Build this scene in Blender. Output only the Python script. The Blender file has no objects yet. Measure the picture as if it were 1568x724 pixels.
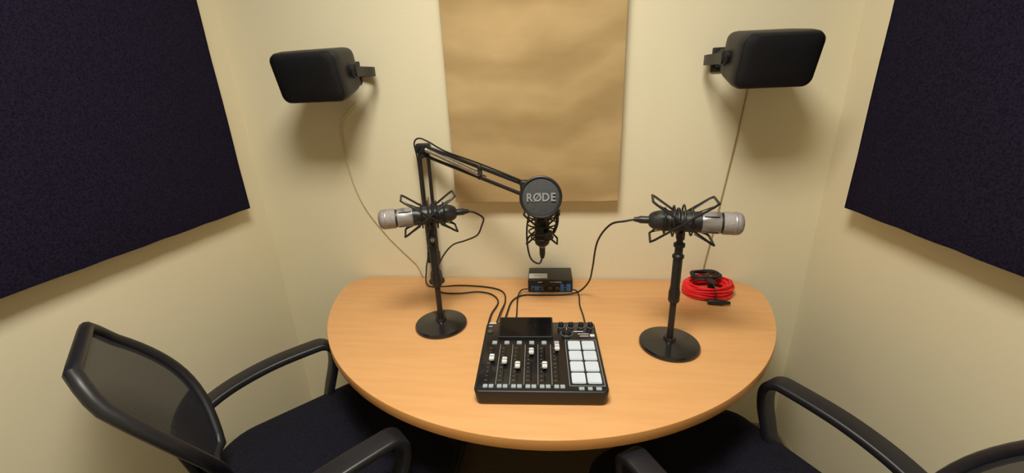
import bpy, bmesh, math, random
from mathutils import Vector, Matrix
random.seed(3)
S=bpy.context.scene
S.view_settings.view_transform='Standard'
TZ=0.73
# ------------------------------------------------------------ materials
def mat(name,col,rough=.5,metal=0,noise=0,nscale=40,bump=0,bscale=200,spec=.5,col2=None,stretch=None,detail=3,emit=None,coat=0):
    m=bpy.data.materials.new(name);m.use_nodes=True;nt=m.node_tree;b=nt.nodes['Principled BSDF']
    b.inputs['Base Color'].default_value=(*col,1);b.inputs['Roughness'].default_value=rough;b.inputs['Metallic'].default_value=metal
    b.inputs['Specular IOR Level'].default_value=spec
    b.inputs['Coat Weight'].default_value=coat
    tc=nt.nodes.new('ShaderNodeTexCoord');mp=nt.nodes.new('ShaderNodeMapping');nt.links.new(tc.outputs['Object'],mp.inputs[0])
    if stretch: mp.inputs['Scale'].default_value=stretch
    n=nt.nodes.new('ShaderNodeTexNoise');n.inputs['Scale'].default_value=nscale;n.inputs['Detail'].default_value=detail
    nt.links.new(mp.outputs[0],n.inputs['Vector'])
    r=nt.nodes.new('ShaderNodeValToRGB');r.color_ramp.elements[0].position=.3;r.color_ramp.elements[1].position=.7
    if col2 is None: col2=tuple(min(1,c*(1+noise)) for c in col);c1=tuple(c*(1-noise) for c in col)
    else: c1=col
    r.color_ramp.elements[0].color=(*c1,1);r.color_ramp.elements[1].color=(*col2,1)
    nt.links.new(n.outputs['Fac'],r.inputs[0]);nt.links.new(r.outputs[0],b.inputs['Base Color'])
    if bump:
        n2=nt.nodes.new('ShaderNodeTexNoise');n2.inputs['Scale'].default_value=bscale;nt.links.new(mp.outputs[0],n2.inputs['Vector'])
        bp=nt.nodes.new('ShaderNodeBump');bp.inputs['Strength'].default_value=bump;bp.inputs['Distance'].default_value=.003
        nt.links.new(n2.outputs['Fac'],bp.inputs['Height']);nt.links.new(bp.outputs[0],b.inputs['Normal'])
    if emit:
        b.inputs['Emission Color'].default_value=(*emit[0],1);b.inputs['Emission Strength'].default_value=emit[1]
    return m
M={}
M['wall']=mat('wall_paint',(.79,.725,.53),.75,noise=.015,nscale=3,bump=.12,bscale=150,spec=.2)
M['ceil']=mat('ceiling_paint',(.78,.76,.70),.9,noise=.02)
M['floor']=mat('carpet',(.11,.08,.055),.95,noise=.3,nscale=150,bump=.6,bscale=300,spec=.1)
M['trim']=mat('trim_paint',(.30,.25,.18),.6,noise=.05)
M['table']=mat('beech_laminate',(.74,.39,.155),.36,nscale=5,col2=(.80,.44,.185),stretch=(1.2,12,1),detail=6,spec=.4)
M['tedge']=mat('table_edge_band',(.64,.30,.095),.4,nscale=6,col2=(.69,.335,.11),spec=.4)
M['navy']=mat('navy_fabric',(.005,.0042,.012),.95,nscale=230,col2=(.019,.015,.038),bump=.5,bscale=500,spec=.1)
M['tan']=mat('tan_fabric',(.43,.30,.14),.88,nscale=3.0,col2=(.57,.41,.21),stretch=(1,1,2.4),bump=.35,bscale=14,spec=.2,detail=6)
nt=M['tan'].node_tree;b=nt.nodes['Principled BSDF'];src=b.inputs['Base Color'].links[0].from_socket
tc=nt.nodes.new('ShaderNodeTexCoord');wv=nt.nodes.new('ShaderNodeTexWave');wv.wave_type='RINGS';wv.rings_direction='Y';wv.inputs['Scale'].default_value=1.5;wv.inputs['Distortion'].default_value=5;wv.inputs['Detail'].default_value=3;wv.inputs['Detail Scale'].default_value=1.6
mp=nt.nodes.new('ShaderNodeMapping');mp.inputs['Location'].default_value=(0.1,0,-.9);nt.links.new(tc.outputs['Object'],mp.inputs[0]);nt.links.new(mp.outputs[0],wv.inputs[0])
rp=nt.nodes.new('ShaderNodeValToRGB');rp.color_ramp.elements[0].position=.15;rp.color_ramp.elements[0].color=(.85,.83,.80,1);rp.color_ramp.elements[1].position=.75;rp.color_ramp.elements[1].color=(1.0,1.0,1.0,1);nt.links.new(wv.outputs['Fac'],rp.inputs[0])
mxn=nt.nodes.new('ShaderNodeMix');mxn.data_type='RGBA';mxn.blend_type='MULTIPLY';mxn.inputs[0].default_value=1
nt.links.new(src,mxn.inputs[6]);nt.links.new(rp.outputs[0],mxn.inputs[7]);nt.links.new(mxn.outputs[2],b.inputs['Base Color'])
M['blk']=mat('black_plastic',(.010,.010,.011),.45,noise=.15,nscale=90)
M['blkg']=mat('black_gloss',(.010,.010,.012),.22,noise=.1,coat=.3)
M['blkm']=mat('black_powder_metal',(.014,.014,.015),.38,noise=.1,bump=.1,bscale=600)
M['micb']=mat('mic_body_paint',(.022,.022,.024),.42,noise=.1,bump=.08,bscale=800)
M['grille']=mat('speaker_grille',(.004,.004,.006),.6,noise=.4,nscale=500,bump=.5,bscale=900,spec=.3)
M['spk']=mat('speaker_cabinet',(.014,.014,.016),.5,noise=.1,bump=.2,bscale=700)
M['silver']=mat('silver_paint',(.36,.345,.34),.42,metal=.5,noise=.04)
M['mesh']=mat('grille_mesh_metal',(.24,.22,.215),.55,metal=.4,nscale=700,col2=(.50,.46,.45),bump=.5,bscale=900)
M['spring']=mat('spring_steel',(.45,.42,.38),.3,metal=.9,noise=.1)
M['rub']=mat('rubber_cable',(.012,.012,.013),.5,noise=.1,nscale=200)
M['clear']=mat('clear_cable',(.66,.56,.40),.4,noise=.1,nscale=60)
M['beige']=mat('beige_cable',(.36,.25,.14),.5,noise=.1,nscale=60)
M['red']=mat('red_cable',(.80,.012,.022),.4,noise=.15,nscale=60)
M['white']=mat('white_plastic',(.75,.76,.78),.45,noise=.03)
M['pad']=mat('translucent_pad',(.60,.67,.74),.4,noise=.03,emit=((.7,.8,.9),.08))
M['btn']=mat('grey_button',(.36,.42,.48),.45,noise=.04)
M['print']=mat('grey_print',(.25,.27,.29),.6,noise=.04)
M['screen']=mat('screen_glass',(.006,.006,.007),.12,noise=.05,spec=.5)
M['popf']=mat('pop_filter_mesh',(.035,.038,.042),.7,nscale=500,col2=(.075,.08,.085),bump=.4,bscale=800)
M['txt']=mat('grey_lettering',(.26,.28,.29),.6,noise=.03)
M['blue']=mat('blue_panel_print',(.02,.16,.48),.4,noise=.05)
M['seat']=mat('seat_fabric',(.007,.007,.013),.9,nscale=200,col2=(.015,.015,.026),bump=.4,bscale=500,spec=.15)
M['frame']=mat('chair_plastic',(.013,.013,.018),.42,noise=.1)
M['chrome']=mat('grey_metal',(.25,.25,.26),.3,metal=.9,noise=.05)
M['lens']=mat('light_diffuser',(.9,.9,.85),.6,emit=((1,.95,.84),4.))
m=mat('back_mesh_fabric',(.012,.012,.018),.9,nscale=100,noise=.2)
nt=m.node_tree;b=nt.nodes['Principled BSDF'];b.inputs['Alpha'].default_value=.84;M['cmesh']=m
# ------------------------------------------------------------ helpers
def empty(name,loc=(0,0,0),rz=0,rx=0):
    e=bpy.data.objects.new(name,None);bpy.context.collection.objects.link(e);e.location=loc;e.rotation_euler=(rx,0,rz);e.empty_display_size=.05
    return e
def obj(name,bm,m,parent=None,smooth=True,loc=None,rot=None):
    me=bpy.data.meshes.new(name);bmesh.ops.recalc_face_normals(bm,faces=bm.faces[:]);bm.to_mesh(me);bm.free()
    ms=m if isinstance(m,(list,tuple)) else [m]
    for q in ms: me.materials.append(M[q])
    if smooth:
        me.polygons.foreach_set('use_smooth',[True]*len(me.polygons))
        try: me.set_sharp_from_angle(angle=math.radians(38))
        except Exception: pass
    o=bpy.data.objects.new(name,me);bpy.context.collection.objects.link(o)
    if parent: o.parent=parent
    if loc is not None:o.location=loc
    if rot is not None:o.rotation_euler=rot
    return o
def box(name,c,s,m,parent=None,bev=0,rot=None,seg=3):
    bm=bmesh.new();bmesh.ops.create_cube(bm,size=1);bmesh.ops.scale(bm,vec=s,verts=bm.verts)
    if bev: bmesh.ops.bevel(bm,geom=bm.edges[:],offset=bev,segments=seg,affect='EDGES',profile=.5)
    return obj(name,bm,m,parent,bool(bev),c,rot)
def addbox(bm,c,s,R=None):
    r=bmesh.ops.create_cube(bm,size=1);vs=r['verts']
    bmesh.ops.scale(bm,vec=s,verts=vs)
    if R is not None: bmesh.ops.transform(bm,matrix=R,verts=vs)
    bmesh.ops.translate(bm,vec=c,verts=vs)
def rrect(w,h,r,n=6):
    pts=[]
    for cx,cy,a0 in ((w/2-r,h/2-r,0),(-w/2+r,h/2-r,90),(-w/2+r,-h/2+r,180),(w/2-r,-h/2+r,270)):
        for i in range(n+1):
            a=math.radians(a0+90*i/n);pts.append((cx+r*math.cos(a),cy+r*math.sin(a)))
    return pts
def prism(pts,z0,z1,bev=0,seg=2):
    bm=bmesh.new();a=[bm.verts.new((x,y,z0)) for x,y in pts];f=bm.faces.new(a)
    g=bmesh.ops.extrude_face_region(bm,geom=[f]);vs=[v for v in g['geom'] if isinstance(v,bmesh.types.BMVert)]
    bmesh.ops.translate(bm,vec=(0,0,z1-z0),verts=vs)
    if bev:
        es=[e for e in bm.edges if abs(e.verts[0].co.z-e.verts[1].co.z)<1e-6]
        bmesh.ops.bevel(bm,geom=es,offset=bev,segments=seg,affect='EDGES',profile=.5)
    return bm
def lathe(prof,n=48,axis='Z',bm=None,M4=None):
    bm=bm or bmesh.new();rings=[];new=[]
    for r,z in prof:
        if r<1e-6:
            v=bm.verts.new((0,0,z));rings.append([v]);new.append(v)
        else:
            L=[bm.verts.new((r*math.cos(2*math.pi*i/n),r*math.sin(2*math.pi*i/n),z)) for i in range(n)];rings.append(L);new+=L
    for a,b in zip(rings,rings[1:]):
        for i in range(n):
            j=(i+1)%n
            if len(a)==1 and len(b)==1: continue
            if len(a)==1: bm.faces.new((a[0],b[i],b[j]))
            elif len(b)==1: bm.faces.new((a[i],a[j],b[0]))
            else: bm.faces.new((a[i],a[j],b[j],b[i]))
    T=Matrix.Identity(4)
    if axis=='X': T=Matrix.Rotation(math.radians(90),4,'Y')
    if axis=='Y': T=Matrix.Rotation(math.radians(-90),4,'X')
    if M4 is not None: T=M4@T
    bmesh.ops.transform(bm,matrix=T,verts=new)
    return bm
def smoothpts(P,sub=6,closed=False):
    P=[Vector(p) for p in P];n=len(P);out=[]
    rng=range(n if closed else n-1)
    for i in rng:
        if closed: p0,p1,p2,p3=P[(i-1)%n],P[i],P[(i+1)%n],P[(i+2)%n]
        else: p0,p1,p2,p3=P[max(i-1,0)],P[i],P[i+1],P[min(i+2,n-1)]
        for k in range(sub):
            t=k/sub
            out.append(.5*((2*p1)+(-p0+p2)*t+(2*p0-5*p1+4*p2-p3)*t*t+(-p0+3*p1-3*p2+p3)*t**3))
    if not closed: out.append(P[-1])
    return out
def sweep(P,prof,closed=False,bm=None,up=None):
    bm=bm or bmesh.new();n=len(P);rings=[];prev=None
    for i in range(n):
        if closed: t=(P[(i+1)%n]-P[(i-1)%n])
        else: t=P[min(i+1,n-1)]-P[max(i-1,0)]
        t.normalize()
        if up is not None:
            u=Vector(up);u=(u-t*u.dot(t)).normalized()
        elif prev is None:
            u=t.orthogonal().normalized()
        else:
            u=(prev-t*prev.dot(t)).normalized()
        prev=u;w=t.cross(u)
        pr=prof(i/(n-1)) if callable(prof) else prof
        rings.append([bm.verts.new(P[i]+u*a+w*b) for a,b in pr])
    k=len(rings[0])
    for i in range(n if closed else n-1):
        A,B=rings[i],rings[(i+1)%n]
        for j in range(k): bm.faces.new((A[j],A[(j+1)%k],B[(j+1)%k],B[j]))
    if not closed: bm.faces.new(rings[0][::-1]);bm.faces.new(rings[-1])
    return bm
def circ(r,n=10): return [(r*math.cos(2*math.pi*i/n),r*math.sin(2*math.pi*i/n)) for i in range(n)]
def tube(name,P,r,m,parent=None,closed=False,sub=6,n=10,bm=None):
    pts=smoothpts(P,sub,closed) if sub>1 else [Vector(p) for p in P]
    b=sweep(pts,circ(r,n),closed,bm)
    if name is None: return b
    return obj(name,b,m,parent)
def wtube(name,P,r,m,parent):
    o=tube(name,P,r,m)
    o.parent=parent
    o.matrix_parent_inverse=(Matrix.Translation(parent.location)@Matrix.Rotation(parent.rotation_euler.z,4,'Z')).inverted()
    return o
def rod(name,a,b,r,m,parent=None,n=16): return tube(name,[a,b],r,m,parent,sub=1,n=n)
def ring(name,c,R,r,m,parent,axis='X',n=40,rot=None):
    pts=[]
    for i in range(n):
        a=2*math.pi*i/n;u,v=R*math.cos(a),R*math.sin(a)
        p={'X':(0,u,v),'Y':(u,0,v),'Z':(u,v,0)}[axis];pts.append(Vector(p))
    b=sweep(pts,circ(r,8),True)
    return obj(name,b,m,parent,True,c,rot)
# ------------------------------------------------------------ room
XL,XR,YB,YF,H=-1.15,.88,1.42,-1.3,2.45
cx,cy=(XL+XR)/2,(YB+YF)/2;W=XR-XL;D=YB-YF;t=.08
box('wall_back',(cx,YB+t/2,H/2),(W+2*t,t,H),'wall')
box('wall_front',(cx,YF-t/2,H/2),(W+2*t,t,H),'wall')
box('wall_left',(XL-t/2,cy,H/2),(t,D,H),'wall')
box('wall_right',(XR+t/2,cy,H/2),(t,D,H),'wall')
box('floor',(cx,cy,-t/2),(W+2*t,D+2*t,t),'floor')
box('ceiling',(cx,cy,H+t/2),(W+2*t,D+2*t,t),'ceil')
box('baseboard_back',(cx,YB-.005,.04),(W,.01,.08),'trim')
box('baseboard_left',(XL+.005,cy,.04),(.01,D,.08),'trim')
box('baseboard_right',(XR-.005,cy,.04),(.01,D,.08),'trim')
def panel(name,c,s,m):
    e=empty(name,c)
    bm=bmesh.new();bmesh.ops.create_cube(bm,size=1);bmesh.ops.scale(bm,vec=s,verts=bm.verts)
    bmesh.ops.subdivide_edges(bm,edges=bm.edges[:],cuts=24,use_grid_fill=True)
    for v in bm.verts:
        a=[abs(v.co[i])/(s[i]/2) for i in range(3)]
        k=min(range(3),key=lambda i:s[i])
        oth=[i for i in range(3) if i!=k]
        pull=.003*math.sin(v.co[oth[0]]*23)*math.sin(v.co[oth[1]]*9+1)
        if a[oth[0]]>.99 or a[oth[1]]>.99:
            if a[k]>.99: v.co[k]*=.86
            for o2 in oth:
                if a[o2]>.99: v.co[o2]+=math.copysign(pull*.7,v.co[o2])
    obj('fabric_cover',bm,m,e)
    return e
panel('tan_acoustic_panel',(-.081,YB-.026,1.047+.61),(.567,.05,1.22),'tan')
panel('navy_acoustic_panel',(XL+.026,1.284-.61,1.056+.61),(.05,1.22,1.22),'navy')
panel('navy_acoustic_panel',(XR-.029,1.226-.61,1.056+.61),(.055,1.22,1.22),'navy')
e=empty('ceiling_light',(-.12,.30,H))
box('housing',(0,0,-.012),(.64,.64,.02),'ceil',e,.004)
box('diffuser',(0,0,-.024),(.58,.58,.006),'lens',e)
L=bpy.data.lights.new('ceiling_lamp','AREA');L.shape='RECTANGLE';L.size=.5;L.size_y=.5;L.energy=29.5;L.color=(1,.95,.835)
lo=bpy.data.objects.new('lamp',L);bpy.context.collection.objects.link(lo);lo.parent=e;lo.location=(0,0,-.035)
# ------------------------------------------------------------ table
e=empty('half_round_table',(0,0,0))
ec=(-.063,1.413);a_,b_=.762,.775
pts=[]
for i in range(0,97):
    th=math.pi+math.pi*i/96
    pts.append((ec[0]+a_*math.cos(th),ec[1]+b_*math.sin(th)))
y0=1.413-.085
pts=[p for p in pts if p[1]<y0]
def corner(cx_,cy_,r,s):
    out=[]
    for i in range(8):
        a=math.pi/2*i/7
        out.append((cx_+s*r*math.cos(a),cy_+r*math.sin(a)))
    return out
xr=pts[-1][0];xl=pts[0][0]
pts=pts+corner(xr-.085,y0,.085,1)+corner(xl+.085,y0,.085,-1)[::-1]
bm=prism(pts,TZ-.029,TZ,.0025)
bm.normal_update()
for f in bm.faces: f.material_index=0 if abs(f.normal.z)>.9 else 1
obj('tabletop',bm,['table','tedge'],e)
for sx in (-.42,.30):
    box('leg_column',(sx,1.22,(TZ-.029)/2+.02),(.06,.06,TZ-.029-.045),'blkm',e,.01)
    box('leg_foot',(sx,1.16,.02),(.06,.44,.035),'blkm',e,.01)
box('under_frame',(-.06,1.22,TZ-.045),(.8,.05,.03),'blkm',e,.004)
# ------------------------------------------------------------ desk microphones
def desk_mic(loc,rz,mx=0.0):
    e=empty('desk_microphone',loc,rz)
    obj('stand_base',lathe([(0,0),(.078,0),(.080,.003),(.080,.008),(.077,.012),(.06,.0145),(.03,.0175),(.017,.02),(.015,.03),(0,.03)],64),'blkg',e)
    obj('lower_tube',lathe([(0,.02),(.0085,.02),(.0085,.17),(0,.17)],24),'blkm',e)
    obj('clutch',lathe([(0,.135),(.012,.135),(.0145,.14),(.0145,.165),(.0125,.172),(.0125,.178),(0,.178)],24),'blk',e)
    obj('upper_tube',lathe([(0,.17),(.0118,.17),(.0118,.262),(0,.262)],24),'blkm',e)
    obj('top_collar',lathe([(0,.262),(.0145,.262),(.0145,.268),(.010,.272),(.010,.290),(.014,.292),(.014,.300),(.008,.303),(.008,.316),(0,.316)],24),'blk',e)
    rod('thumb_screw',(0,.008,.29),(0,.03,.292),.006,'chrome',e)
    z=.358;f=mx
    T=Matrix.Translation((f,0,z))
    obj('mic_body',lathe([(0,-.078),(.012,-.078),(.0175,-.074),(.022,-.066),(.0250,-.056),(.0258,-.048),(.0258,.044),(0,.044)],40,'X',M4=T),'micb',e)
    for k in range(6):
        x0=.002-.009*k
        obj('cooling_rib',lathe([(.0255,x0-.002),(.0268,x0-.001),(.0268,x0+.001),(.0255,x0+.002)],40,'X',M4=T),'blkm',e)
    obj('silver_band',lathe([(0,.044),(.0262,.044),(.0268,.046),(.0268,.084),(.0262,.086),(0,.086)],40,'X',M4=T),'silver',e)
    for k in range(4):
        a=math.pi/4+k*math.pi/2
        box('band_slot',(f+.064,.0262*math.cos(a),z+.0262*math.sin(a)),(.034,.0022,.006),'blk',e,.0008,(a-math.pi/2,0,0))
    obj('band_gap',lathe([(0,.086),(.0248,.086),(.0248,.091),(0,.091)],40,'X',M4=T),'blk',e)
    obj('head_grille',lathe([(0,.091),(.0268,.091),(.0275,.094),(.0275,.122),(.0268,.1265),(.0245,.131),(.020,.1345),(.012,.137),(0,.138)],40,'X',M4=T),'mesh',e)
    obj('grille_rim',lathe([(.0272,.115),(.0280,.1165),(.0280,.1195),(.0272,.121)],40,'X',M4=T),'silver',e)
    obj('plug',lathe([(0,-.078),(.0095,-.078),(.0095,-.098),(.007,-.104),(.0055,-.114),(0,-.114)],24,'X',M4=T),'blkm',e)
    for x0,R in ((-.040,.032),(-.020,.038),(.003,.041),(.022,.034)):
        ring('suspension_ring',(x0,0,z),R,.0022,'blk',e,'X')
    ring('clamp_ring',(-.009,0,z),.030,.0045,'blk',e,'X')
    for s in (1,-1):
        P=[(.072*s,.040,.056),(-.072*s,.040,-.046),(-.072*s,-.040,-.046),(.072*s,-.040,.056)]
        n=len(P);Q=[]
        for i in range(n):
            a=Vector(P[i]);b=Vector(P[(i+1)%n]);Q+= [a.lerp(b,.06),a.lerp(b,.5),a.lerp(b,.94)]
        b=sweep([q+Vector((0,0,z)) for q in Q],circ(.0030,8),True)
        obj('wire_frame',b,'blk',e)
        for sy in (1,-1):
            rod('elastic_cord',(.070*s,sy*.038,z+.054),(.028*s,sy*.018,z+.028),.0014,'blk',e,6)
            rod('elastic_cord',(-.070*s,sy*.038,z-.045),(-.028*s,sy*.018,z-.026),.0014,'blk',e,6)
    box('mount_yoke',(0,0,.322),(.020,.022,.022),'blk',e,.004)
    return e
mL=desk_mic((-.363,1.062,TZ),math.radians(180+20),.002)
mR=desk_mic((.303,.990,TZ),math.radians(-10),.0)
# ------------------------------------------------------------ boom arm microphone
e=empty('boom_arm_microphone',(0,0,0))
bx,by=-.468,1.372
obj('desk_clamp',lathe([(0,TZ),(.030,TZ),(.030,TZ+.008),(.024,TZ+.012),(.020,TZ+.045),(.014,TZ+.055),(.012,TZ+.10),(0,TZ+.10)],28,M4=Matrix.Translation((bx,by,0))),'blk',e)
for s in (-1,1):
    rod('lower_rod',(bx+s*.015,by-.004,TZ+.09),(bx+.004+s*.015,by-.006,1.232),.0062,'blkm',e)
box('lower_bracket',(bx,by-.003,TZ+.105),(.046,.022,.045),'blk',e,.004)
elb=Vector((bx+.004,by-.006,1.236))
box('elbow_bracket',elb+Vector((0,0,.004)),(.048,.026,.034),'blk',e,.006)
for dx,dz in ((-.016,.008),(.016,.010),(0,-.02)):
    rod('elbow_knob',elb+Vector((dx,-.022,dz)),elb+Vector((dx,.016,dz)),.008,'blk',e)
end=Vector((-.098,1.150,1.140))
u=(end-elb).normalized();nrm=Vector((0,0,1));nrm=(nrm-u*nrm.dot(u)).normalized()
for s in (.013,-.019):
    rod('upper_rod',elb+nrm*s+u*.01,end+nrm*s,.0058,'blkm',e)
box('mid_joint',elb.lerp(end,.60)+nrm*(-.003),(.014,.014,.044),'blk',e,.003)
def helix(a,b,R,turns,r,name):
    a=Vector(a);b=Vector(b);d=(b-a);t_=d.normalized();x=t_.orthogonal().normalized();y=t_.cross(x);P=[]
    N=turns*10
    for i in range(N+1):
        an=2*math.pi*i/10;P.append(a+d*(i/N)+(x*math.cos(an)+y*math.sin(an))*R)
    obj(name,sweep(P,circ(r,5)),'spring',e)
helix(elb+nrm*.006+u*.02-Vector((0,.014,0)),elb.lerp(end,.60)-nrm*.006-Vector((0,.014,0)),.0062,58,.0016,'upper_spring')
rod('spring_rod',elb.lerp(end,.60)-nrm*.008,elb.lerp(end,.66)-nrm*.008,.003,'chrome',e)
helix((bx,by-.016,TZ+.14),(bx+.004,by-.018,TZ+.34),.0050,44,.0013,'lower_spring')
box('head_bracket',end,(.026,.024,.052),'blk',e,.005)
mc=Vector((-.050,1.165,1.035))
rod('swivel',end,mc+Vector((0,0.01,.06)),.009,'blk',e)
obj('mic_capsule_body',lathe([(0,-.075),(.016,-.075),(.021,-.070),(.023,-.062),(.023,.02),(.025,.024),(.025,.07),(.020,.084),(0,.09)],36,M4=Matrix.Translation(mc)),'blk',e)
obj('plug',lathe([(0,-.118),(.006,-.118),(.009,-.105),(.0095,-.075),(0,-.075)],20,M4=Matrix.Translation(mc)),'blkm',e)
obj('plug_ring',lathe([(.0097,-.082),(.0104,-.081),(.0104,-.078),(.0097,-.077)],20,M4=Matrix.Translation(mc)),'chrome',e)
for dz,R in ((-.05,.033),(-.03,.040),(-.005,.044),(.018,.040)):
    ring('suspension_ring',mc+Vector((0,0,dz)),R,.0024,'blk',e,'Z')
for s in (1,-1):
    Q=[]
    P=[(.052*s,.03,.030),(-.046*s,.03,-.062),(-.046*s,-.03,-.062),(.052*s,-.03,.030)]
    for i in range(4):
        a=Vector(P[i]);b=Vector(P[(i+1)%4]);Q+=[a.lerp(b,.06),a.lerp(b,.5),a.lerp(b,.94)]
    obj('wire_frame',sweep([q+mc for q in Q],circ(.0030,8),True),'blk',e)
tube('yoke',[mc+Vector((.0,.012,.06)),mc+Vector((.04,.01,.045)),mc+Vector((.046,0,.0)),mc+Vector((.035,0,-.035))],.005,'blk',e)
box('yoke_knob',mc+Vector((.020,-.030,-.030)),(.024,.03,.02),'blk',e,.005)
pc=Vector((-.049,1.09,1.129));tilt=math.radians(-12)
pf=empty('pop_filter_assembly',pc);pf.parent=e;pf.rotation_euler=(tilt,0,math.radians(3))
ring('filter_rim',(0,0,0),.0555,.0042,'blk',pf,'Y',56)
obj('filter_screen',lathe([(0,.006),(.02,.0052),(.04,.003),(.0545,0),(.0545,-.003),(0,-.003)],56,M4=Matrix.Rotation(math.radians(90),4,'X')),'popf',pf)
for ch,xx in (('R',-.0315),('O',-.0095),('D',.0135),('E',.0340)):
    c=bpy.data.curves.new('letter','FONT');c.body=ch;c.size=.0315;c.align_x='CENTER';c.align_y='CENTER';c.extrude=.0003;c.offset=.0008;c.materials.append(M['txt'])
    to=bpy.data.objects.new('letter',c);bpy.context.collection.objects.link(to);to.parent=pf;to.location=(xx,-.0072,-.001);to.rotation_euler=(math.radians(90),0,0);to.scale=(.92,1,1)
box('letter_slash',(-.0095,-.0074,.0),(.0026,.0006,.030),'txt',pf,0,(0,math.radians(36),0))
for s in (-1,1): rod('filter_bracket',(.012*s,.0,-.052),(.012*s,.06,-.075),.004,'blk',pf)
tube('mic_cable',[mc+Vector((0,0,-.115)),mc+Vector((-.01,-.005,-.135)),mc+Vector((-.035,-.005,-.12)),mc+Vector((-.046,0,-.075)),mc+Vector((-.046,.0,-.02)),mc+Vector((-.040,.005,.05)),end+Vector((-.02,.0,.03))],.0028,'rub',e)
tube('arm_cable',[end+nrm*.02,elb.lerp(end,.6)+nrm*.024,elb.lerp(end,.25)+nrm*.022,elb+Vector((.02,0,.026)),elb+Vector((-.012,0,.038)),elb+Vector((-.030,0,.02)),elb+Vector((-.024,0,-.04)),(bx-.022,by,1.05),(bx-.022,by,.86),(bx-.03,by-.02,.79),(bx-.015,by-.05,.736),(bx+.10,by-.035,.733),(-.26,1.325,.733),(-.20,1.29,.733),(-.182,1.22,.733),(-.185,1.12,.745),(-.187,1.02,.752)],.0028,'rub',e)
# ------------------------------------------------------------ mixer
mx=empty('podcast_mixer',(-.046,.868,TZ),.0489)
w,d=.305,.270;hf,hb=.040,.056;sl=math.atan((hb-hf)/d)
bm=prism(rrect(w,d,.014),.004,.05,.004,3)
for v in bm.verts:
    if v.co.z>.03: v.co.z+= -.05+ (hf+hb)/2+ v.co.y*(hb-hf)/d
    else:
        v.co.x*=.975;v.co.y*=.975
obj('body',bm,'blk',mx)
mt=empty('control_surface',(0,0,(hf+hb)/2));mt.parent=mx;mt.rotation_euler=(sl,0,0)
def U(u,v,z=0): return ((u-.5)*w,(.5-v)*d,z)
obj('top_plate',prism(rrect(w-.012,d-.012,.010),0,.0012,.0004),'blkg',mt)
scr=empty('display',(*U(.372,.145)[:2],.006));scr.parent=mt;scr.rotation_euler=(math.radians(7),0,0)
obj('bezel',prism(rrect(.148,.080,.004),-.010,.006,.0012),'blk',scr)
obj('glass',prism(rrect(.140,.072,.003),.006,.0066),'screen',scr)
def mesh_multi(name,items,m,bev=.0006):
    bm=bmesh.new()
    for c_,s_ in items: addbox(bm,c_,s_)
    if bev: bmesh.ops.bevel(bm,geom=bm.edges[:],offset=bev,segments=2,affect='EDGES')
    return obj(name,bm,m,mt)
fx=[.107,.213,.320,.427,.533,.640];fv=[.618,.66,.719,.529,.719,.474]
mesh_multi('channel_buttons',[(U(u,.361,.002),(.0125,.0125,.004)) for u in fx],'btn')
mesh_multi('fader_slots',[(U(u,.655,.0012),(.003,.122,.0006)) for u in fx],'screen',0)
tick=[];
for u in fx:
    for k in range(9):
        tick.append((U(u-.026,.44+.054*k,.0014),(.004 if k%4 else .007,.0008,.0006)))
mesh_multi('fader_ticks',tick,'print',0)
mesh_multi('channel_dividers',[(U(u+.053,.655,.0014),(.0009,.145,.0005)) for u in fx[:5]],'btn',0)
mesh_multi('fader_stems',[(U(u,v,.005),(.003,.006,.009)) for u,v in zip(fx,fv)],'blk',0)
mesh_multi('fader_caps',[(U(u,v,.0115),(.0120,.0200,.0075)) for u,v in zip(fx,fv)],'white',.0016)
mesh_multi('fader_cap_lines',[(U(u,v,.0156),(.0120,.0012,.0006)) for u,v in zip(fx,fv)],'blk',0)
bt=[]
for u in fx:
    bt+= [(U(u-.022,.945,.002),(.0105,.0105,.0035)),(U(u+.022,.945,.002),(.0105,.0105,.0035))]
mesh_multi('mute_solo_buttons',bt,'btn')
pd=[]
for r_ in range(4):
    for c_ in range(2):
        pd.append((U(.787+.117*c_,.405+.147*r_,.0028),(.0315,.0345,.0055)))
mesh_multi('pad_buttons',pd,'pad',.0018)
fr=[];cxp,cyp=U(.8455,.625)[:2]
for dx,dy,sx_,sy_ in ((0,.083,.079,.001),(0,-.083,.079,.001),(.0395,0,.001,.166),(-.0395,0,.001,.166)): fr.append(((cxp+dx,cyp+dy,.0015),(sx_,sy_,.0006)))
mesh_multi('pad_outline',fr,'btn',0)
mesh_multi('bank_buttons',[(U(.80,.965,.002),(.012,.009,.003)),(U(.862,.965,.002),(.010,.009,.003)),(U(.925,.965,.002),(.012,.009,.003))],'btn')
for u,v,R in ((.690,.085,.0078),(.780,.085,.0078),(.870,.085,.0078),(.955,.085,.0078),(.735,.205,.0125)):
    k=obj('knob',lathe([(0,0),(R*1.12,0),(R*1.1,.002),(R,.003),(R*.92,.010),(R*.8,.0115),(0,.0115)],28),'blk',mt,True,U(u,v,.001))
    ring('knob_ring',U(u,v,.002),R*1.25,.0006,'print',mt,'Z',24)
    box('knob_mark',U(u,v-.02,.0124),(.0012,R*.8,.0006),'white',mt)
mesh_multi('printed_labels',[(U(.84,.175,.0014),(.026,.0028,.0005)),(U(.88,.215,.0014),(.030,.0024,.0005)),(U(.885,.25,.0014),(.024,.0024,.0005)),(U(.06,.03,.0014),(.020,.0050,.0005)),(U(.045,.085,.0014),(.010,.002,.0005))],'white',0)
mesh_multi('record_button',[(U(.955,.245,.002),(.012,.009,.003))],'white')
obj('headphone_jack',lathe([(0,0),(.007,0),(.007,.002),(.004,.003),(0,.003)],20),'chrome',mt,True,U(.05,.175,.001))
for dx in (-.12,.12):
    for dy in (-.11,.11): obj('foot',lathe([(0,0),(.010,0),(.010,.006),(0,.006)],16),'blk',mx,True,(dx,dy,0))
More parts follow.
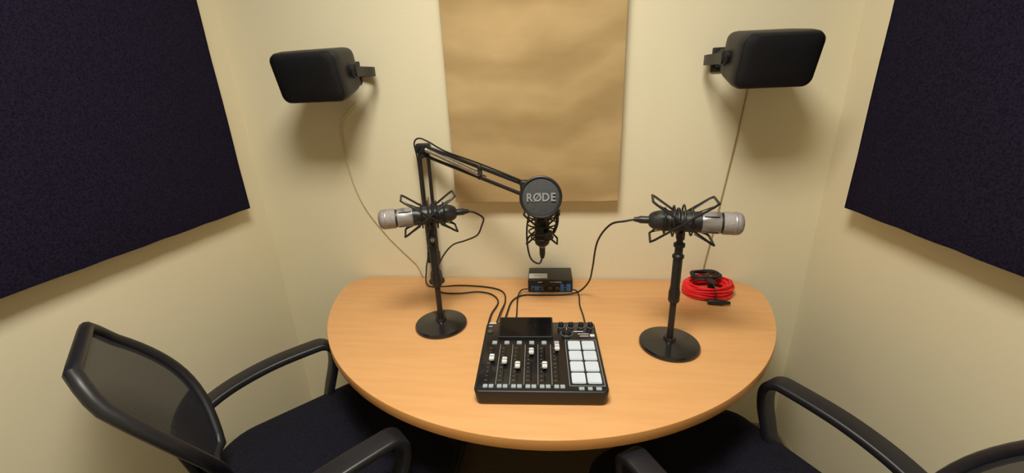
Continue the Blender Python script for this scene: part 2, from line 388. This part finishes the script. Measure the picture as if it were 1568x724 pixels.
# ------------------------------------------------------------ headphone amplifier
ha=empty('headphone_amplifier',(-.031,1.352,TZ),.03)
box('case',(0,0,.026),(.158,.108,.046),'blkm',ha,.003)
box('front_panel',(0,-.0545,.026),(.156,.003,.044),'blk',ha,.001)
box('print_blue_a',(-.046,-.0565,.0165),(.044,.001,.018),'blue',ha)
box('print_blue_b',(.054,-.0565,.020),(.036,.001,.028),'blue',ha)
for x in (-.060,-.036,.0,.026,.052):
    rod('jack',(x,-.055,.018),(x,-.062,.018),.0062,'chrome',ha);rod('jack_hole',(x,-.0615,.018),(x,-.0625,.018),.0042,'screen',ha)
for x in (-.028,.010,.052):
    rod('volume_knob',(x,-.055,.034),(x,-.068,.034),.0052,'blk',ha)
box('panel_text',(-.035,-.0566,.041),(.016,.0006,.003),'white',ha)
box('panel_text_b',(.02,-.0566,.041),(.04,.0006,.002),'white',ha)
box('paper_label',(-.043,-.022,.0495),(.066,.040,.0006),'white',ha)
c=bpy.data.curves.new('label_text','FONT');c.body='NT1';c.size=.016;c.align_x='CENTER';c.align_y='CENTER';c.materials.append(M['blk'])
to=bpy.data.objects.new('label_text',c);bpy.context.collection.objects.link(to);to.parent=ha;to.location=(-.043,-.022,.0500)
for dx in (-.065,.065):
    for dy in (-.04,.04): obj('foot',lathe([(0,0),(.006,0),(.006,.004),(0,.004)],14),'rub',ha,True,(dx,dy,0))
# ------------------------------------------------------------ red cable coil
rc=empty('coiled_microphone_cable',(.505,1.312,TZ),.1)
def coil(name,c_,R0,loops,r,m,sx,sy,zspan,seed,spread):
    rnd=random.Random(seed);P=[]
    N=loops*28
    ph=[rnd.uniform(-1,1) for _ in range(loops+1)];pz=[(i/loops)*.75+rnd.uniform(0,.25) for i in range(loops+1)]
    ox=[rnd.uniform(-.004,.004) for _ in range(loops+1)];oy=[rnd.uniform(-.004,.004) for _ in range(loops+1)]
    for i in range(N+1):
        k=i/28;i0=int(k);f=k-i0;i1=min(i0+1,loops)
        L_=lambda q:q[i0]*(1-f)+q[i1]*f
        a=2*math.pi*k
        dr=L_(ph)*spread
        P.append(Vector((c_[0]+L_(ox)+(R0+dr)*sx*math.cos(a),c_[1]+L_(oy)+(R0+dr)*sy*math.sin(a),c_[2]+r+L_(pz)*zspan+.002*math.sin(3*a+i0))))
    obj(name,sweep(P,circ(r,8)),m,rc)
coil('red_loops',(0,-.004,.002),.061,24,.0034,'red',1.12,.90,.046,5,.013)
coil('black_loops',(.0,.022,.050),.038,8,.0028,'rub',1.15,.80,.014,8,.008)
sp=[(0,-.062+.020*math.cos(a),.026+.030*math.sin(a)) for a in [2*math.pi*i/14 for i in range(14)]]
sw=sweep([Vector(p)+Vector((-.004,.003,.0)) for p in sp],[(-.0012,-.012),(.0012,-.012),(.0012,.012),(-.0012,.012)],True)
obj('velcro_strap',sw,'blk',rc)
box('strap_tab',(-.004,-.020,.062),(.022,.060,.003),'blk',rc,.001,(math.radians(8),0,.1))
obj('plug',lathe([(0,-.033),(.0085,-.033),(.0095,-.02),(.0095,.01),(.007,.018),(.005,.034),(0,.034)],20,'X',M4=Matrix.Translation((.002,-.088,.0115))@Matrix.Rotation(-.25,4,'Z')),'blkm',rc)
# ------------------------------------------------------------ cables
def wl(o,p):
    a=o.rotation_euler.z;return Vector((o.location.x+p[0]*math.cos(a)-p[1]*math.sin(a),o.location.y+p[0]*math.sin(a)+p[1]*math.cos(a),o.location.z+p[2]))
P=[wl(mL,(-.110,0,.358)),wl(mL,(-.128,0,.352)),(-.222,1.125,1.06),(-.232,1.15,1.03),(-.26,1.20,.98),(-.315,1.26,.94),(-.38,1.32,.90),(-.43,1.34,.84),(-.455,1.31,.77),(-.43,1.28,.735),(-.36,1.27,.734),(-.29,1.285,.734),(-.235,1.265,.734),(-.205,1.21,.734),(-.215,1.12,.738),(-.21,1.02,.750)]
wtube('microphone_cable',P,.0028,'rub',mL)
P=[wl(mR,(-.110,0,.358)),wl(mR,(-.135,0,.352)),(.135,1.035,1.065),(.108,1.08,1.00),(.105,1.17,.88),(.10,1.24,.80),(.065,1.272,.745),(.0,1.272,.734),(-.07,1.268,.734),(-.125,1.264,.734),(-.158,1.22,.734),(-.165,1.12,.74),(-.165,1.02,.750)]
wtube('microphone_cable',P,.0028,'rub',mR)
wtube('headphone_cable',[(.045,1.287,.748),(.062,1.285,.744),(.070,1.25,.742),(.070,1.20,.734),(.078,1.12,.736),(.080,1.01,.750)],.0024,'rub',ha)
wtube('patch_cable',[(-.10,1.287,.748),(-.130,1.285,.744),(-.140,1.24,.742),(-.138,1.19,.734),(-.133,1.12,.736),(-.13,1.01,.750)],.0024,'rub',ha)
tube('speaker_wire',[(-.70,1.405,1.40),(-.765,1.412,1.34),(-.780,1.415,1.281),(-.775,1.415,1.20),(-.765,1.415,1.125),(-.745,1.415,1.05),(-.713,1.415,.984),(-.66,1.415,.905),(-.602,1.415,.836),(-.555,1.413,.785),(-.53,1.405,.735)],.0035,'clear')
tube('speaker_wire',[(.58,1.40,1.43),(.588,1.415,1.37),(.578,1.415,1.25),(.568,1.415,1.15),(.557,1.415,1.046),(.545,1.415,.93),(.534,1.415,.84),(.526,1.413,.775),(.525,1.40,.735)],.0022,'beige')
# ------------------------------------------------------------ speakers
def speaker(loc,rz,rx,side,wallx,k=1.0):
    e=empty('wall_speaker',(0,0,0))
    h=empty('cabinet_pivot',loc,rz,rx);h.parent=e
    w,hh,dd=.212*k,.142*k,.135
    bm=bmesh.new();rings=[]
    for y,s,r in ((-dd/2,.97,.024),(-dd/2+.006,1.0,.026),(-dd/2+.03,1.0,.026),(dd/2-.03,.90,.022),(dd/2-.006,.84,.02),(dd/2,.80,.018)):
        rings.append([bm.verts.new((x,y,z)) for x,z in rrect(w*s,hh*s,r,6)])
    for A,B in zip(rings,rings[1:]):
        for j in range(len(A)): bm.faces.new((A[j],A[(j+1)%len(A)],B[(j+1)%len(A)],B[j]))
    bm.faces.new(rings[0]);bm.faces.new(rings[-1][::-1])
    obj('cabinet',bm,'spk',h)
    bm=bmesh.new();rings=[]
    for y,s in ((-dd/2+.002,.965),(-dd/2-.006,.955),(-dd/2-.011,.91),(-dd/2-.014,.78),(-dd/2-.0155,.4)):
        rings.append([bm.verts.new((x,y,z)) for x,z in rrect(w*s,hh*s,.024*s,6)])
    for A,B in zip(rings,rings[1:]):
        for j in range(len(A)): bm.faces.new((A[j],A[(j+1)%len(A)],B[(j+1)%len(A)],B[j]))
    bm.faces.new(rings[-1])
    obj('front_grille',bm,'grille',h)
    s=side
    rod('side_knob',(s*w*.46,.012,0),(s*(w/2+.012),.012,0),.017,'blk',h,24)
    obj('swivel_plate',prism(rrect(.040,.05,.012),-.003,.003),'spk',h,True,(s*(w/2+.006),.012,0),(0,math.radians(90),0))
    bxs=loc[0]+s*(w/2+.010)
    y0=loc[1]+.005
    bm=bmesh.new()
    P=[(bxs,y0-.012,loc[2]),(bxs,y0+.04,loc[2]+.003),(bxs,YB-.04,loc[2]+.006),(wallx,YB-.006,loc[2]+.008)]
    sweep(smoothpts(P,5),[(-.014,-.004),(.014,-.004),(.014,.004),(-.014,.004)],bm=bm,up=(0,0,1));obj('bracket_arm',bm,'blk',e)
    box('wall_plate',(wallx,YB-.004,loc[2]+.008),(.044,.008,.070),'blk',e,.002)
    box('plate_cap',(wallx,YB-.012,loc[2]+.008),(.026,.012,.045),'blk',e,.003)
    return e
speaker((-.724,1.255,1.486),math.radians(-4),math.radians(14),1,-.694)
speaker((.552,1.245,1.472),math.radians(4),math.radians(14),-1,.494,.95)
# ------------------------------------------------------------ chairs
def chair(loc,ang,backshift=0.0,ah=.240):
    e=empty('office_chair',(loc[0],loc[1],0),math.radians(ang-90))
    sz=.470
    bm=bmesh.new();rings=[]
    base=rrect(.53,.54,.11,8)
    for z,s in ((-.045,.90),(-.035,.97),(-.010,1.0),(.010,.99),(.024,.94),(.032,.84),(.034,.6),(.033,.3)):
        ringv=[]
        for x,y in base:
            zz=z
            if y>.14: zz-= (y-.14)**2*1.4
            ringv.append(bm.verts.new((x*s,y*s+.05,sz+zz)))
        rings.append(ringv)
    for A,B in zip(rings,rings[1:]):
        for j in range(len(A)): bm.faces.new((A[j],A[(j+1)%len(A)],B[(j+1)%len(A)],B[j]))
    bm.faces.new(rings[0][::-1]);bm.faces.new(rings[-1])
    obj('seat',bm,'seat',e)
    box('seat_pan',(0,.02,sz-.052),(.36,.36,.02),'frame',e,.006)
    obj('gas_column',lathe([(0,.09),(.028,.09),(.028,.27),(.018,.275),(.018,.425),(0,.425)],24),'frame',e)
    for k in range(5):
        a=2*math.pi*k/5+.3;dx,dy=math.cos(a),math.sin(a)
        P=[Vector((dx*.02,dy*.02,.105)),Vector((dx*.15,dy*.15,.095)),Vector((dx*.29,dy*.29,.068))]
        obj('base_spoke',sweep(P,lambda t:[(x*(1-.35*t),y*(1-.3*t)) for x,y in rrect(.034,.046,.008,3)],up=(0,0,1)),'frame',e)
        for s in (-1,1):
            T=Matrix.Translation((dx*.295-dy*s*.014,dy*.295+dx*s*.014,.026))@Matrix.Rotation(a+math.pi/2,4,'Z')
            obj('caster_wheel',lathe([(0,-.009),(.020,-.009),(.026,-.006),(.026,.006),(.020,.009),(0,.009)],24,'X',M4=T),'frame',e)
        rod('caster_stem',(dx*.295,dy*.295,.026),(dx*.29,dy*.29,.075),.007,'frame',e)
    def bp(s,v):
        if v<.55: half=.062+.113*math.sin(v/.55*math.pi/2)
        else: half=.175*math.sqrt(max(0,1-((v-.55)/.45)**2*.66))
        z=.585+v*.385
        y=-.200-.105*v-.02*v*v + .040*(s*s)*math.sin(math.pi*min(1,v+.15))
        return Vector((s*half+backshift,y,z))
    nv,ns=18,14;bm=bmesh.new();g=[[bm.verts.new(bp(-1+2*j/ns,i/nv)) for j in range(ns+1)] for i in range(nv+1)]
    for i in range(nv):
        for j in range(ns): bm.faces.new((g[i][j],g[i][j+1],g[i+1][j+1],g[i+1][j]))
    obj('back_mesh',bm,'cmesh',e)
    loop=[bp(-1,i/nv) for i in range(nv+1)]+[bp(-1+2*j/8,1) for j in range(1,8)]+[bp(1,1-i/nv) for i in range(nv+1)]+[bp(1-2*j/6,0) for j in range(1,6)]
    obj('back_frame',sweep(loop,circ(.013,10),True),'frame',e)
    bm=bmesh.new();g=[[bm.verts.new(bp(-1+2*j/ns,i/10*.34)+Vector((0,-.004,0))) for j in range(ns+1)] for i in range(11)]
    for i in range(10):
        for j in range(ns): bm.faces.new((g[i][j],g[i][j+1],g[i+1][j+1],g[i+1][j]))
    o=obj('lumbar_shell',bm,'frame',e)
    md=o.modifiers.new('s','SOLIDIFY');md.thickness=.010
    P=smoothpts([(backshift,-.245,.67),(backshift,-.23,.58),(backshift*.8,-.220,.47),(backshift*.4,-.17,.405),(0,-.02,.405)],6)
    obj('back_spine',sweep(P,rrect(.018,.07,.006,3),up=(0,-1,.3)),'frame',e)
    for s in (-1,1):
        P=smoothpts([(s*.10+backshift,-.222,.620),(s*.17+backshift*.6,-.222,.624),(s*(ah-.018),-.19,.634),(s*ah,-.12,.652),(s*(ah+.004),-.02,.668),(s*(ah+.002),.09,.672),(s*ah,.128,.668),(s*(ah-.002),.147,.642),(s*(ah-.004),.144,.590),(s*(ah-.008),.120,.52),(s*(ah-.015),.09,.43),(s*.17,.06,.415)],7)
        def pr(t):
            wd=.028 if t<.6 else .028-.006*min(1,(t-.6)*4)
            if t<.2: wd=.016+.012*t/.2
            return rrect(.022,wd*2,.007,3)
        n=len(P);rings=[];bm=bmesh.new()
        for i in range(n):
            t_=(P[min(i+1,n-1)]-P[max(i-1,0)]).normalized()
            f_=i/(n-1)
            side=Vector((1,0,0))
            if abs(t_.x)>.75: side=Vector((0,1,0))*(-1 if t_.x*s>0 and f_<.5 else 1)*(s)
            side=(side-t_*side.dot(t_)).normalized()
            u_=side.cross(t_)
            rings.append([bm.verts.new(P[i]+u_*a+side*b) for a,b in pr(f_)])
        k=len(rings[0])
        for i in range(n-1):
            A,B=rings[i],rings[i+1]
            best=min(range(k),key=lambda q:sum((A[j].co-B[(j+q)%k].co).length for j in range(k)))
            for j in range(k): bm.faces.new((A[j],A[(j+1)%k],B[(j+1+best)%k],B[(j+best)%k]))
            rings[i+1]=[B[(j+best)%k] for j in range(k)]
        bm.faces.new(rings[0]);bm.faces.new(rings[-1][::-1])
        obj('armrest',bm,'frame',e)
    return e
chair((-.650,.762),47,-.055,.255)
chair((.428,.690),122,0,.240)
# ------------------------------------------------------------ camera
pitch,yaw,roll=.3320,-.1221,.0402
f=Vector((math.sin(yaw)*math.cos(pitch),math.cos(yaw)*math.cos(pitch),-math.sin(pitch)))
r=Vector((math.cos(yaw),-math.sin(yaw),0));dn=f.cross(r)
r2=r*math.cos(roll)+dn*math.sin(roll);d2=-r*math.sin(roll)+dn*math.cos(roll)
cam=bpy.data.cameras.new('camera');co=bpy.data.objects.new('camera',cam);bpy.context.collection.objects.link(co)
cam.sensor_width=36;cam.lens=36*614.637/1568;cam.clip_start=.01
Mx=Matrix((( r2.x,-d2.x,-f.x,0),(r2.y,-d2.y,-f.y,0),(r2.z,-d2.z,-f.z,TZ+.6623),(0,0,0,1)))
co.matrix_world=Mx
S.camera=co
wd=bpy.data.worlds.new('w');S.world=wd;wd.use_nodes=True;wd.node_tree.nodes['Background'].inputs[0].default_value=(.02,.02,.02,1)
